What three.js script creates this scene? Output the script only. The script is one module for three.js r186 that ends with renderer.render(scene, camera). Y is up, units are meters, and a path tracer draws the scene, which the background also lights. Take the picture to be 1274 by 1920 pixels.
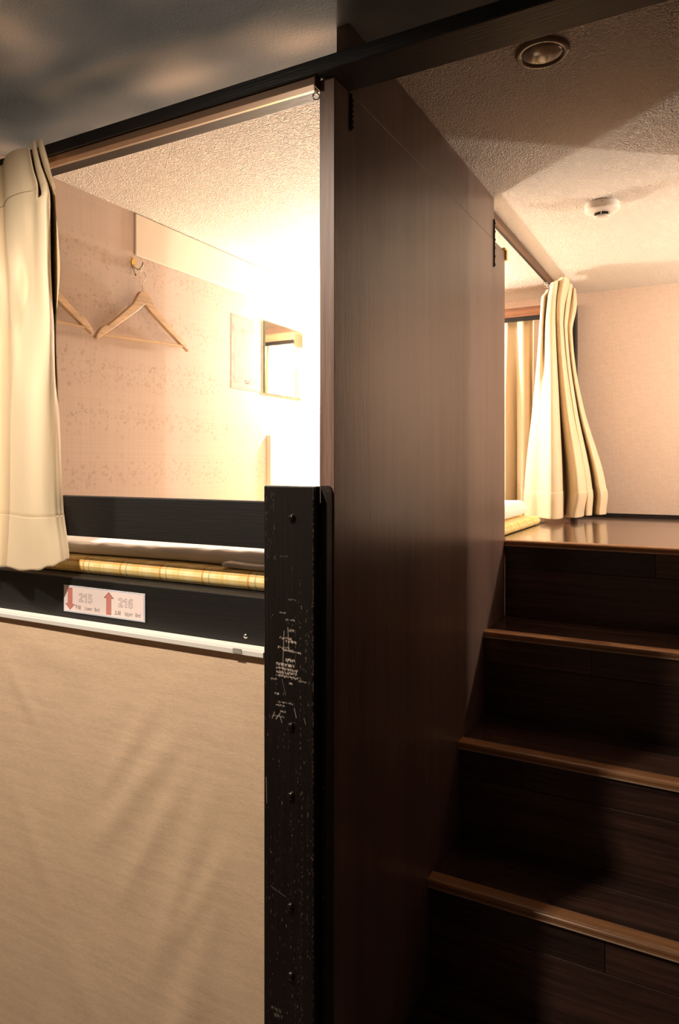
import * as THREE from 'three';
import { RoundedBoxGeometry } from 'three/addons/geometries/RoundedBoxGeometry.js';
import { mergeGeometries } from 'three/addons/utils/BufferGeometryUtils.js';

// ------------------------------------------------------------------ camera, lights, exposure
// Axes: x to the right along the bunk fronts, y up, depth D into the bunks = -z. EY is the eye height above the corridor floor.
const EY = 1.523;
const scene = new THREE.Scene();
scene.background = new THREE.Color(0x000000);
const camera = new THREE.PerspectiveCamera(72.47, 1274 / 1920, 0.02, 30);
camera.position.set(0, EY, 0);
camera.rotation.set(0, 28.22 * Math.PI / 180, 0);
camera.setViewOffset(1274, 1920, 0, 87, 1274, 1920);      // shifted lens: level camera, horizon above the middle
const renderer = new THREE.WebGLRenderer({ antialias: true });
renderer.toneMapping = THREE.LinearToneMapping;
renderer.toneMappingExposure = 1.0;
renderer.shadowMap.enabled = true;
renderer.shadowMap.type = THREE.PCFSoftShadowMap;

const WARM = new THREE.Color().setRGB(1, 0.855, 0.71);
const BUNK_LAMP = 6.3;                                    // candela of each bunk's wall lamp
const DOWNLIGHT = 14;                                    // candela of each corridor downlight
const LAMPS = [[-1.60, 0.52, 2.96, -1], [0.97, 0.52, 2.96, 1]];
const DOWNLIGHTS = [[-1.02, 0.40], [-2.8, 0.40]];

// ------------------------------------------------------------------ helpers
function rng(seed) { let a = seed >>> 0; return () => { a = (a + 0x6D2B79F5) >>> 0; let t = a; t = Math.imul(t ^ (t >>> 15), t | 1); t ^= t + Math.imul(t ^ (t >>> 7), t | 61); return ((t ^ (t >>> 14)) >>> 0) / 4294967296; }; }
const used = {};
function numbered(n) { const k = used[n] = (used[n] ?? -1) + 1; return k ? `${n}_${String(k).padStart(3, '0')}` : n; }
const V = (x, h, D) => new THREE.Vector3(x, EY + h, -D);
function mesh(name, g, m, parent = scene) {
  const o = new THREE.Mesh(g, m); o.name = parent === scene ? numbered(name) : name;
  o.castShadow = o.receiveShadow = true; parent.add(o); return o;
}
function thing(name, label, category, group) {
  const o = new THREE.Group(); o.name = numbered(name); scene.add(o);
  o.userData = { label, category }; if (group) o.userData.group = group; return o;
}
function tag(o, label, category, group) { o.userData.label = label; o.userData.category = category; if (group) o.userData.group = group; return o; }
function struct(o, label) { o.userData.kind = 'structure'; if (label) { o.userData.label = label; } return o; }
// uv in metres; the texture's v runs along the grain axis
function uvm(g, grain = 'y', off = [0, 0]) {
  const p = g.attributes.position, n = g.attributes.normal, uv = new Float32Array(p.count * 2);
  for (let i = 0; i < p.count; i++) {
    const c = { x: p.getX(i), y: p.getY(i), z: p.getZ(i) };
    const a = Math.abs(n.getX(i)), b = Math.abs(n.getY(i)), d = Math.abs(n.getZ(i));
    const pl = a >= b && a >= d ? ['z', 'y'] : b >= d ? ['x', 'z'] : ['x', 'y'];
    let [u, v] = pl;
    if (u === grain) { [u, v] = [v, u]; }
    uv[2 * i] = c[u] + off[0]; uv[2 * i + 1] = c[v] + off[1];
  }
  g.setAttribute('uv', new THREE.BufferAttribute(uv, 2)); return g;
}
let offs = 0;
// box from x0..x1, h0..h1 (relative to the eye), D0..D1, softened edges of radius r
function box(x0, x1, h0, h1, d0, d1, r = 0.0015, grain = 'y', shift = true) {
  const w = x1 - x0, h = h1 - h0, d = d1 - d0;
  const g = r > 0 ? new RoundedBoxGeometry(w, h, d, 1, Math.min(r, w / 2.1, h / 2.1, d / 2.1)) : new THREE.BoxGeometry(w, h, d);
  g.translate((x0 + x1) / 2, EY + (h0 + h1) / 2, -(d0 + d1) / 2);
  offs += 0.377; const gg = g.index ? g.toNonIndexed() : g;
  return uvm(gg, grain, shift ? [(offs * 1.7) % 1, (offs * 0.9) % 1] : [0, 0]);
}
function lathe(pts, seg = 40) { return new THREE.LatheGeometry(pts.map(p => new THREE.Vector2(p[0], p[1])), seg); }
function tube(pts, r, seg = 40, rad = 8, closed = false) { return new THREE.TubeGeometry(new THREE.CatmullRomCurve3(pts, closed), seg, r, rad, closed); }
function prism(profile, len, axis) {       // profile [[a,b]...] ccw, extruded along x
  const s = new THREE.Shape(profile.map(p => new THREE.Vector2(p[0], p[1])));
  return new THREE.ExtrudeGeometry(s, { depth: len, bevelEnabled: false });
}
// ---- periodic value noise
function noiseField(seed) {
  const r = rng(seed), N = 256, t = new Float32Array(N * N); for (let i = 0; i < N * N; i++) t[i] = r();
  return (x, y, px, py) => {
    const xi = Math.floor(x), yi = Math.floor(y); let fx = x - xi, fy = y - yi; fx = fx * fx * (3 - 2 * fx); fy = fy * fy * (3 - 2 * fy);
    const w = (a, p) => ((a % p) + p) % p, x0 = w(xi, px), x1 = w(xi + 1, px), y0 = w(yi, py), y1 = w(yi + 1, py);
    const g = (a, b) => t[((b * 37 + 11) % N) * N + ((a * 17 + b * 101) % N)];
    return (g(x0, y0) * (1 - fx) + g(x1, y0) * fx) * (1 - fy) + (g(x0, y1) * (1 - fx) + g(x1, y1) * fx) * fy;
  };
}
// texture of w x h pixels covering mw x mh metres; fn(u, v in 0..1) -> [r,g,b] in 0..255 (colour) or 0..255 (grey)
function tex(w, h, mw, mh, fn, colour = true) {
  const d = new Uint8Array(w * h * 4);
  for (let y = 0; y < h; y++) for (let x = 0; x < w; x++) {
    const c = fn(x / w, y / h), i = (y * w + x) * 4;
    if (typeof c === 'number') d[i] = d[i + 1] = d[i + 2] = Math.max(0, Math.min(255, c)); else for (let k = 0; k < 3; k++) d[i + k] = Math.max(0, Math.min(255, c[k]));
    d[i + 3] = 255;
  }
  const t = new THREE.DataTexture(d, w, h); t.magFilter = THREE.LinearFilter; t.minFilter = THREE.LinearFilter;
  t.wrapS = t.wrapT = THREE.RepeatWrapping; t.repeat.set(1 / mw, 1 / mh);
  if (colour) t.colorSpace = THREE.SRGBColorSpace; t.needsUpdate = true; return t;
}
function canvasTex(w, h, draw, wrap = false) {
  const c = document.createElement('canvas'); c.width = w; c.height = h; draw(c.getContext('2d'), w, h);
  const t = new THREE.CanvasTexture(c); t.colorSpace = THREE.SRGBColorSpace; t.magFilter = THREE.LinearFilter;
  if (wrap) t.wrapS = t.wrapT = THREE.RepeatWrapping; return t;
}
const std = o => new THREE.MeshStandardMaterial(o);
const phys = o => new THREE.MeshPhysicalMaterial(o);

// ------------------------------------------------------------------ materials
const nz = noiseField(7), nz2 = noiseField(31), nz3 = noiseField(99);
function woodTex(base, amp, seed, figure = 0.35, mw = 0.7, mh = 1.4, streak = 150) {
  const n = noiseField(seed);
  return tex(512, 1024, mw, mh, (u, v) => {
    const wob = figure * (n(u * 5, v * 4, 5, 4) - 0.5);
    const a = n((u + 0.02 * wob) * streak, v * 6, streak, 6) - 0.5, b = n((u + 0.05 * wob) * 40, v * 3, 40, 3) - 0.5, c = n(u * 10, v * 2, 10, 2) - 0.5;
    const e = n(u * 256, v * 40, 256, 40) - 0.5;
    const k = 1 + amp * (a * 0.55 + b * 0.6 + c * 0.5 + e * 0.35);
    return [base[0] * k, base[1] * k, base[2] * (k * 0.98 + 0.02)];
  });
}
const grainBump = tex(512, 512, 0.35, 0.7, (u, v) => 128 + 90 * (nz(u * 180, v * 12, 180, 12) - 0.5) + 60 * (nz2(u * 250, v * 60, 250, 60) - 0.5), false);
const M = {};
M.laminate = std({ map: woodTex([97, 77, 69], 0.24, 3, 0.7), roughness: 0.3, bumpMap: grainBump, bumpScale: 0.0003 });
M.laminateEdge = std({ map: woodTex([112, 86, 72], 0.4, 5), roughness: 0.5, bumpMap: grainBump, bumpScale: 0.0003 });
M.black = std({ map: woodTex([14, 11, 10], 0.6, 11, 0.9), roughness: 0.55, bumpMap: grainBump, bumpScale: 0.0004 });
M.beam = std({ map: woodTex([18, 14, 12], 0.5, 12, 0.7), roughness: 0.45, bumpMap: grainBump, bumpScale: 0.0004 });
M.track = std({ color: 0x7d6048, roughness: 0.4, metalness: 0.2 });
M.darkTrack = std({ color: 0x5c4436, roughness: 0.4, metalness: 0.2 });
M.darkGap = std({ color: 0x15110f, roughness: 0.6 });
M.copper = std({ map: woodTex([128, 88, 64], 0.35, 14), roughness: 0.35 });
M.step = [[60, 42, 35], [53, 37, 31], [65, 46, 38]].map((c, i) => std({ map: woodTex(c, 0.6, 20 + i, 0.5, 0.6, 1.2, 110), roughness: 0.24, bumpMap: grainBump, bumpScale: 0.0002 }));
M.landing = [[80, 56, 45], [74, 51, 41]].map((c, i) => phys({ map: woodTex(c, 0.4, 25 + i, 0.5, 0.6, 1.2, 110), roughness: 0.22, clearcoat: 0.5, clearcoatRoughness: 0.08 }));
M.nosing = std({ map: woodTex([140, 98, 64], 0.3, 28), roughness: 0.3 });
M.nosingEdge = std({ color: 0xb8a08a, roughness: 0.35, metalness: 0.3 });
M.alu = std({ color: 0xf0ebe2, roughness: 0.35, metalness: 0.12 });
M.steel = std({ color: 0xc8c4bc, roughness: 0.2, metalness: 1 });
M.brass = std({ color: 0xc9a648, roughness: 0.35, metalness: 0.7 });
M.blackMetal = std({ color: 0x0d0b0a, roughness: 0.35, metalness: 0.4 });
M.bolt = std({ color: 0x4a4540, roughness: 0.13, metalness: 0.95 });
M.whitePlastic = std({ color: 0xefe6dc, roughness: 0.35 });
M.cream = std({ color: 0xe9dccb, roughness: 0.6 });
M.clear = phys({ color: 0xffffff, roughness: 0.05, transmission: 0.9, thickness: 0.003, ior: 1.5 });
M.glassEdge = std({ color: 0x8fae94, roughness: 0.2 });
M.mirror = std({ color: 0xf4f4ee, roughness: 0.01, metalness: 1 });
M.hanger = std({ map: woodTex([204, 172, 138], 0.22, 41, 0.8, 0.3, 0.6, 60), roughness: 0.45 });
// stippled plaster paper
const stipple = tex(1024, 1024, 0.46, 0.46, (u, v) => {
  const a = nz(u * 190, v * 190, 190, 190), b = nz2(u * 250, v * 250, 250, 250), c = nz3(u * 90, v * 90, 90, 90);
  const k = Math.max(0, a * 0.6 + b * 0.3 + c * 0.4 - 0.55) * 3.2; return 255 * Math.min(1, k);
}, false);
M.ceiling = std({ color: 0xf0e6da, roughness: 0.65, bumpMap: stipple, bumpScale: 0.0045 });
const weave = tex(512, 512, 0.12, 0.12, (u, v) => 128 + 60 * Math.sin(u * 2 * Math.PI * 110) * 0.5 + 60 * Math.sin(v * 2 * Math.PI * 110) * 0.5 + 70 * (nz(u * 100, v * 100, 100, 100) - 0.5), false);
const linen = tex(512, 512, 0.25, 0.25, (u, v) => { const k = 1 + 0.06 * (nz(u * 14, v * 200, 14, 200) - 0.5) + 0.05 * (nz2(u * 200, v * 14, 200, 14) - 0.5); return [212 * k, 190 * k, 173 * k]; });
M.backWall = std({ map: linen, roughness: 0.85, bumpMap: weave, bumpScale: 0.0003 });
M.plainWall = std({ color: 0x6a5a48, roughness: 0.85 });
M.curtain = phys({ color: 0xe2cdaa, roughness: 0.62, sheen: 0.25, sheenRoughness: 0.5, sheenColor: new THREE.Color(0xfff0d8), bumpMap: weave, bumpScale: 0.0002 });
M.thread = std({ color: 0x9c8362, roughness: 0.9 });
const slub = tex(1024, 512, 0.5, 0.25, (u, v) => {
  const k = 1 + 0.06 * (nz(u * 40, v * 220, 40, 220) - 0.5) + 0.05 * (nz2(u * 220, v * 120, 220, 120) - 0.5) + 0.05 * (nz3(u * 6, v * 30, 6, 30) - 0.5);
  return [226 * k, 196 * k, 163 * k];
});
M.blind = std({ map: slub, roughness: 0.85, bumpMap: weave, bumpScale: 0.00025 });
M.duvet = std({ color: 0xf0eae2, roughness: 0.85, bumpMap: weave, bumpScale: 0.0002 });
M.sheet = std({ color: 0xf2ede6, roughness: 0.85, bumpMap: weave, bumpScale: 0.0002 });
M.globe = std({ color: 0xfff4e0, emissive: WARM, emissiveIntensity: 3.0, roughness: 0.3 });

// printed sky on the corridor ceiling paper: grey blue with drifting pale clouds (x -3..2.2, D -0.7..1.34)
const SKY = { x0: -3, x1: 2.2, d0: -0.7, d1: 1.34 };
const clouds = [[-0.73, 1.20, 0.07, 0.035, 1], [-0.80, 1.135, 0.06, 0.03, 0.6], [-1.06, 1.19, 0.09, 0.035, 0.95], [-1.0, 1.12, 0.08, 0.03, 0.5], [-1.22, 0.90, 0.05, 0.06, 0.8], [-1.28, 1.0, 0.05, 0.05, 0.5], [-1.69, 1.23, 0.05, 0.05, 0.7], [-1.16, 1.08, 0.1, 0.02, 0.35]];
const darks = [[-1.47, 1.10, 0.09, 0.05, 0.55], [-1.22, 1.13, 0.07, 0.04, 0.5], [-0.83, 1.07, 0.08, 0.04, 0.4], [-1.24, 1.04, 0.06, 0.03, 0.4], [-0.95, 1.0, 0.1, 0.05, 0.35]];
const skyTex = tex(1300, 510, SKY.x1 - SKY.x0, SKY.d1 - SKY.d0, (u, v) => {
  const x = SKY.x0 + u * (SKY.x1 - SKY.x0), D = SKY.d0 + v * (SKY.d1 - SKY.d0);
  let c = 0.30 * (nz(u * 26, v * 16, 26, 16) - 0.5) + 0.22 * (nz2(u * 60, v * 34, 60, 34) - 0.5) + 0.18 * (nz3(u * 12, v * 7, 12, 7) - 0.5) + 0.22;
  const g = (b) => Math.exp(-((x - b[0]) ** 2 / (2 * b[2] * b[2]) + (D - b[1]) ** 2 / (2 * b[3] * b[3]))) * b[4];
  for (const b of clouds) c += 0.75 * g(b); for (const b of darks) c -= 0.6 * g(b);
  c = Math.max(0, Math.min(1, c));
  return [74 + 130 * c, 86 + 108 * c, 98 + 88 * c];
});
skyTex.wrapS = skyTex.wrapT = THREE.ClampToEdgeWrapping; skyTex.repeat.set(1, 1);
const plaster = tex(512, 512, 0.4, 0.4, (u, v) => 128 + 110 * (nz(u * 70, v * 70, 70, 70) - 0.5) + 80 * (nz2(u * 130, v * 130, 130, 130) - 0.5), false);
plaster.repeat.set(20, 8); M.sky = std({ map: skyTex, roughness: 0.8, bumpMap: plaster, bumpScale: 0.0003 });

// blossom wallpaper of the bunk's side wall, D 1.11..3.63 and h -0.36..0.855
const WP = { d0: 1.11, d1: 3.63, h0: -0.36, h1: 0.855 };
const blossomTex = canvasTex(2048, 988, (c, w, h) => {
  const r = rng(5);
  c.fillStyle = 'rgb(206,187,175)'; c.fillRect(0, 0, w, h);
  for (let x = 0; x < w; x += 3) { c.fillStyle = `rgba(${r() < 0.5 ? '218,200,188' : '194,174,162'},0.16)`; c.fillRect(x, 0, 1 + r() * 2, h); }
  for (let y = 0; y < h; y += 3) { c.fillStyle = `rgba(${r() < 0.5 ? '218,200,188' : '194,174,162'},0.12)`; c.fillRect(0, y, w, 1 + r() * 2); }
  const py = hh => (WP.h1 - hh) / (WP.h1 - WP.h0) * h, pm = w / (WP.d1 - WP.d0);
  const bands = [[0.665, 0.055, 1.0], [0.50, 0.045, 0.8], [0.315, 0.055, 1.25], [0.145, 0.045, 0.95], [-0.015, 0.045, 0.8], [-0.2, 0.05, 0.9]];
  const petal = (x, y, l, a, al) => { c.save(); c.translate(x, y); c.rotate(a); c.fillStyle = `rgba(170,144,126,${al})`; c.beginPath(); c.ellipse(l * 0.85, 0, l * 0.55, l * 0.32, 0, 0, 7); c.fill(); c.restore(); };
  for (const [bh, sd, den] of bands) {
    for (let i = 0; i < 900 * den; i++) {
      const x = r() * w, wave = Math.sin(x / w * 9 + bh * 20) * 0.012 * pm, y = py(bh) + wave + (r() + r() + r() - 1.5) * sd * 1.15 * pm;
      const l = (0.0028 + 0.0040 * r() * r()) * pm, a0 = r() * 6.3, al = 0.3 + 0.34 * r(), n = r() < 0.75 ? 5 : 2 + Math.floor(r() * 2);
      for (let k = 0; k < n; k++) petal(x, y, l, a0 + k * Math.PI * 2 / 5, al);
    }
  }
});
M.blossom = std({ map: blossomTex, roughness: 0.8 });
// plaid cotton
const plaidTex = canvasTex(512, 512, (c, w, h) => {       // 0.2 m square
  const r = rng(8);
  c.fillStyle = 'rgb(248,226,166)'; c.fillRect(0, 0, w, h);
  for (const [p, wd, col] of [[0, 90, 'rgba(236,196,110,0.5)'], [150, 60, 'rgba(250,232,180,0.6)'], [260, 100, 'rgba(238,204,120,0.45)'], [420, 50, 'rgba(250,232,180,0.5)']]) { c.fillStyle = col; c.fillRect(p, 0, wd, h); c.fillRect(0, p, w, wd); }
  for (const v of [0, 1]) {
    c.save(); if (v) { c.transform(0, 1, 1, 0, 0, 0); }
    c.fillStyle = 'rgba(206,132,44,0.35)'; c.fillRect(96, 0, 24, h); c.strokeStyle = 'rgba(190,110,30,0.85)'; c.lineWidth = 6;
    for (let y = -20; y < h; y += 16) { c.beginPath(); c.moveTo(96, y); c.lineTo(120, y + 14); c.stroke(); }
    c.fillStyle = 'rgba(150,148,96,0.55)'; c.fillRect(178, 0, 16, h);
    c.fillStyle = 'rgba(222,184,90,0.4)'; c.fillRect(330, 0, 14, h); c.fillRect(386, 0, 10, h);
    c.restore();
  }
  for (let i = 0; i < 2500; i++) { c.fillStyle = `rgba(255,240,200,${0.08 * r()})`; c.fillRect(r() * w, r() * h, 30, 2); }
}, true);
plaidTex.repeat.set(1 / 0.117, 1 / 0.117);
M.plaid = std({ map: plaidTex, roughness: 0.85, bumpMap: weave, bumpScale: 0.0002 });

// ------------------------------------------------------------------ room shell
const C = 0.855, FL = -EY, X_PART = -0.62, X_WALL = -1.73, X_RPART = -0.01;
struct(mesh('floor', box(-3, 2.2, FL - 0.08, FL, -0.75, 3.68, 0, 'x'), M.step[0]));
{
  const g = new THREE.BoxGeometry(SKY.x1 - SKY.x0, 0.06, SKY.d1 - SKY.d0);
  g.translate((SKY.x0 + SKY.x1) / 2, EY + C + 0.03, -(SKY.d0 + SKY.d1) / 2);
  const p = g.attributes.position, uv = g.attributes.uv;
  for (let i = 0; i < p.count; i++) uv.setXY(i, (p.getX(i) - SKY.x0) / (SKY.x1 - SKY.x0), (-p.getZ(i) - SKY.d0) / (SKY.d1 - SKY.d0));
  struct(mesh('ceiling_corridor', g, M.sky), 'corridor ceiling papered with a dusky cloudy sky');
}
struct(mesh('ceiling_bunk', box(-1.78, 1.17, C, C + 0.06, 1.34, 3.68, 0, 'y', false), M.ceiling), 'stippled white paper ceiling over bunk and landing');
{
  const g = box(X_WALL - 0.05, X_WALL, FL, C, 1.11, 3.63, 0);
  const p = g.attributes.position, uv = g.attributes.uv;
  for (let i = 0; i < p.count; i++) uv.setXY(i, (-p.getZ(i) - WP.d0) / (WP.d1 - WP.d0), (p.getY(i) - EY - WP.h0) / (WP.h1 - WP.h0));
  struct(mesh('wall_left', g, M.blossom), 'bunk side wall with pale blossom wallpaper');
}
struct(mesh('wall_back', box(-1.78, 1.17, FL, C, 3.63, 3.68, 0, 'y', false), M.backWall), 'beige woven-paper wall behind the landing');
struct(mesh('wall_right', box(1.09, 1.14, FL, C, 1.11, 3.63, 0), M.plainWall));
struct(mesh('wall_opposite', box(-3, 2.2, FL, C, -0.75, -0.70, 0), M.plainWall));
struct(mesh('wall_corridor_left', box(-3.05, -3, FL, C, -0.75, 1.16, 0), M.plainWall));
struct(mesh('wall_corridor_right', box(2.2, 2.25, FL, C, -0.75, 1.16, 0), M.plainWall));
struct(mesh('added_facade_left', box(-3, X_WALL, FL, C, 1.115, 1.165, 0), M.laminate));  // unseen closing panel, added to stop light leaking past the bunk
struct(mesh('added_facade_right', box(0.02, 2.2, FL, C, 1.1345, 1.1645, 0), M.laminate));  // invented closed front, out of view, added to seal in the light
struct(mesh('trim_1', box(X_WALL, X_WALL + 0.007, 0.712, C - 0.0015, 1.755, 3.2, 0.003, 'y'), M.cream), 'cream moulding board along the top of the bunk wall');
{ // black strip standing in for the shaded gap under the landing's back wall
  struct(mesh('shadow_gap_back', box(-0.6, 0.6, -0.25, -0.232, 3.618, 3.631, 0.001, 'x'), M.black), 'thin black strip for the shadow gap under the landing wall');
}
{ // dark upright at the left end of the landing's back wall
  struct(mesh('trim_2', box(-0.625, -0.6, -0.25, 0.80, 3.575, 3.63, 0.002, 'y'), M.beam), 'dark brown upright at the edge of the landing wall');
}

// ------------------------------------------------------------------ partition beside the stairs
{
  const t = thing('partition_panel', 'tall dark brown wood-grain partition between bunk and stairs', 'partition');
  mesh('panel', box(-0.65, X_PART, FL, 0.7195, 1.1355, 2.329, 0.0008), M.laminate, t);
  mesh('edge_band', box(-0.6505, -0.6195, FL, 0.7195, 1.1335, 1.1355, 0.0006), M.laminateEdge, t);
  mesh('filler_panel', box(-0.65, X_PART - 0.0004, 0.7205, C, 1.199, 2.20, 0.0008), M.laminate, t);
}
{
  const t = thing('partition_panel', 'brown wood-grain partition on the far side of the stairs', 'partition');
  mesh('panel', box(X_RPART, 0.02, FL, 0.7195, 1.1355, 2.329, 0.0008), M.laminate, t);
  mesh('filler_panel', box(X_RPART, 0.02, 0.7205, C, 1.199, 2.20, 0.0008), M.laminate, t);
}
function standard(D, h0, h1, label) {
  const t = thing('slotted_bracket', label, 'bracket');
  mesh('strip', box(X_PART - 0.0005, X_PART + 0.004, h0, h1, D - 0.002, D + 0.002, 0.0008), M.blackMetal, t);
  const n = 6; for (let i = 0; i < n; i++) { const h = h1 - 0.012 - i * (h1 - h0 - 0.02) / (n - 1); mesh('tooth', box(X_PART - 0.0005, X_PART + 0.005, h - 0.0035, h + 0.0035, D + 0.002, D + 0.006, 0.001), M.blackMetal, t); }
}
standard(1.2, 0.647, 0.7185, 'black slotted metal strip on the partition under the beam');
standard(2.197, 0.634, 0.786, 'black toothed metal strip at the far edge of the partition');
{
  const t = thing('corner_clip', 'small yellow brass clip on the top corner of the partition', 'clip');
  mesh('cap', box(-0.634, -0.614, 0.7197, 0.727, 2.31, 2.345, 0.0015), M.brass, t);
  mesh('tab', box(-0.632, -0.614, 0.69, 0.7195, 2.3295, 2.345, 0.0015), M.brass, t);
}

// ------------------------------------------------------------------ front beam with curtain track
{
  const t = thing('header_beam', 'long black wooden beam across the bunk front below the ceiling', 'beam');
  mesh('board', box(X_WALL, 2.2, 0.7205, 0.748, 1.11, 1.197, 0.002, 'x'), M.beam, t);
}
{
  const t = thing('curtain_track', 'bronze curtain track fixed under the front beam', 'curtain track');
  mesh('cover', box(X_WALL, -0.652, 0.706, 0.7202, 1.1165, 1.1345, 0.001, 'x'), M.track, t);
  mesh('slot', box(X_WALL, -0.655, 0.7125, 0.7202, 1.1345, 1.142, 0.0006, 'x'), M.darkGap, t);
  mesh('rail', box(X_WALL, -0.655, 0.7105, 0.7202, 1.142, 1.149, 0.001, 'x'), M.steel, t);
  mesh('end_cap', box(-0.652, -0.6495, 0.701, 0.7202, 1.114, 1.134, 0.001, 'x'), M.track, t);
  const ring = new THREE.TorusGeometry(0.0062, 0.0014, 8, 20); ring.rotateY(0.5); ring.translate(-0.660, EY + 0.694, -1.137);
  mesh('glider_ring', ring, M.steel, t);
  mesh('glider', box(-0.663, -0.657, 0.698, 0.713, 1.134, 1.141, 0.001), M.whitePlastic, t);
  const kn = new THREE.SphereGeometry(0.004, 12, 10); kn.translate(-0.6545, EY + 0.7045, -1.137); mesh('end_stop', kn, M.steel, t);
}

// ------------------------------------------------------------------ upper bed frame
{
  const t = thing('bunk_bed', 'black wooden upper bunk frame with guard rail and front board', 'bunk bed');
  mesh('guard_rail', box(X_WALL + 0.002, -0.636, -0.1595, -0.0685, 1.11, 1.134, 0.0025, 'x'), M.black, t);
  mesh('front_board', box(X_WALL + 0.002, -0.636, -0.361, -0.2535, 1.11, 1.136, 0.0025, 'x'), M.black, t);
  mesh('base_board', box(X_WALL + 0.002, -0.652, -0.32, -0.2525, 1.137, 3.19, 0.002, 'x'), M.beam, t);
}
const scratchTex = canvasTex(256, 2048, (c, w, h) => {
  const r = rng(77), H = 1.486;
  c.fillStyle = 'rgb(17,14,13)'; c.fillRect(0, 0, w, h);
  for (let i = 0; i < 500; i++) { c.fillStyle = `rgba(${r() < 0.5 ? '40,32,29' : '14,11,11'},0.35)`; c.fillRect(r() * w, r() * h, 1 + r() * 2, 60 + r() * 300); }
  const Y = v => ((v - 910) / 1012 * 1.0 ) / H * h;       // photo-like placement, metres from the top
  const X = u => (u - 494.7) / 93.7 * w;
  const col = a => `rgba(196,180,168,${a})`;
  const hdash = (u0, u1, v, th, a) => { const n = Math.ceil((u1 - u0) * 1.5); for (let i = 0; i < n; i++) { if (r() < 0.26) continue; const x = X(u0 + (u1 - u0) * i / n); c.fillStyle = col(a * (0.5 + 0.5 * r())); c.fillRect(x, Y(v) + (r() - 0.5) * 4, 2 + r() * 4, th * 0.62 * (0.3 + r())); } };
  const vdash = (u, v0, v1, a, gap) => { let v = v0; while (v < v1) { const l = 1 + r() * 5; c.fillStyle = col(a * (0.3 + 0.7 * r())); c.fillRect(X(u + (r() - 0.5) * 0.7), Y(v), 1.5 + r() * 2.5, Y(v + l) - Y(v)); v += l + gap * r() * 2; } };
  const rows = [[536, 554, 1158, 4, 0.9], [540, 553, 1176, 7, 0.7], [525, 548, 1192, 6, 0.9], [537, 556, 1197, 9, 1], [522, 543, 1210, 7, 0.8], [530, 552, 1214, 7, 0.8], [545, 566, 1216, 5, 1], [536, 555, 1231, 10, 1], [518, 553, 1241, 10, 1], [518, 560, 1249, 8, 0.95], [519, 559, 1256, 8, 0.9], [516, 565, 1263, 7, 0.9], [508, 520, 1271, 6, 0.9], [543, 551, 1274, 6, 0.9], [560, 575, 1268, 6, 0.6], [516, 524, 1297, 8, 0.9], [520, 550, 1313, 4, 0.9], [518, 535, 1319, 5, 0.9], [525, 538, 1329, 6, 0.9], [512, 534, 1340, 4, 0.7], [541, 556, 1120, 3, 0.6], [524, 536, 1146, 4, 0.7], [525, 540, 1041, 3, 0.3]];
  for (const q of rows) hdash(...q);
  c.lineWidth = 3; c.strokeStyle = col(0.85);
  const line = (a, b, d, e, lw = 3, al = 0.8) => { c.lineWidth = lw; c.strokeStyle = col(al); c.beginPath(); c.moveTo(X(a), Y(b)); c.lineTo(X(d), Y(e)); c.stroke(); };
  line(511, 1348, 516, 1334); line(518, 1348, 527, 1334); line(527, 1342, 530, 1352); line(541, 1172, 543, 1215); line(534, 1180, 531, 1262); line(530, 1270, 537, 1300, 2, 0.6); line(553, 1320, 557, 1338); line(571, 1335, 574, 1346, 3, 0.6);
  line(508, 1663, 537, 1674, 2, 0.5); line(500, 1460, 501, 1510, 3, 0.6); line(583, 1585, 588, 1592, 2, 0.5); c.globalAlpha = 0.7; hdash(509, 527, 1888, 14, 0.6); hdash(514, 530, 1898, 14, 0.6); c.globalAlpha = 1;
  for (const [u, a, b, al, g] of [[564, 1130, 1480, 0.7, 9], [574, 1128, 1250, 0.6, 8], [555, 1150, 1260, 0.5, 9], [567, 1470, 1920, 0.55, 7], [577, 1480, 1760, 0.45, 9], [546, 1580, 1920, 0.35, 12], [541, 1580, 1690, 0.35, 9], [560, 1750, 1920, 0.45, 8], [555, 1860, 1920, 0.4, 5], [498, 1280, 1560, 0.4, 16], [500, 1620, 1790, 0.4, 14], [512, 1600, 1680, 0.3, 14], [585, 1100, 1470, 0.4, 18], [524, 1380, 1640, 0.45, 26], [548, 1060, 1110, 0.3, 9], [563, 1070, 1130, 0.3, 9], [534, 1370, 1440, 0.5, 18]]) vdash(u, a, b, al, g);
  for (let i = 0; i < 220; i++) { const u = 500 + r() * 86, v = 1080 + Math.pow(r(), 0.8) * 840; c.fillStyle = col(0.15 + 0.45 * r()); c.fillRect(X(u), Y(v), 1 + r() * 3, 2 + r() * 7); }
  for (let i = 0; i < 60; i++) { c.fillStyle = col(0.1 + 0.25 * r()); c.fillRect(X(496 + r() * 22), Y(912 + r() * 150), 1 + r() * 2, 2 + r() * 9); }
  for (let y = 0; y < h; y += 5) { if (r() < 0.55) { c.fillStyle = `rgba(150,132,118,${0.3 + 0.5 * r()})`; c.fillRect(w - 4, y, 4, 3 + r() * 6); } if (r() < 0.3) { c.fillStyle = `rgba(120,104,94,${0.4 * r()})`; c.fillRect(0, y, 3, 4); } }
});
const postMat = std({ map: scratchTex, roughness: 0.34, bumpMap: grainBump, bumpScale: 0.0002 });
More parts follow.
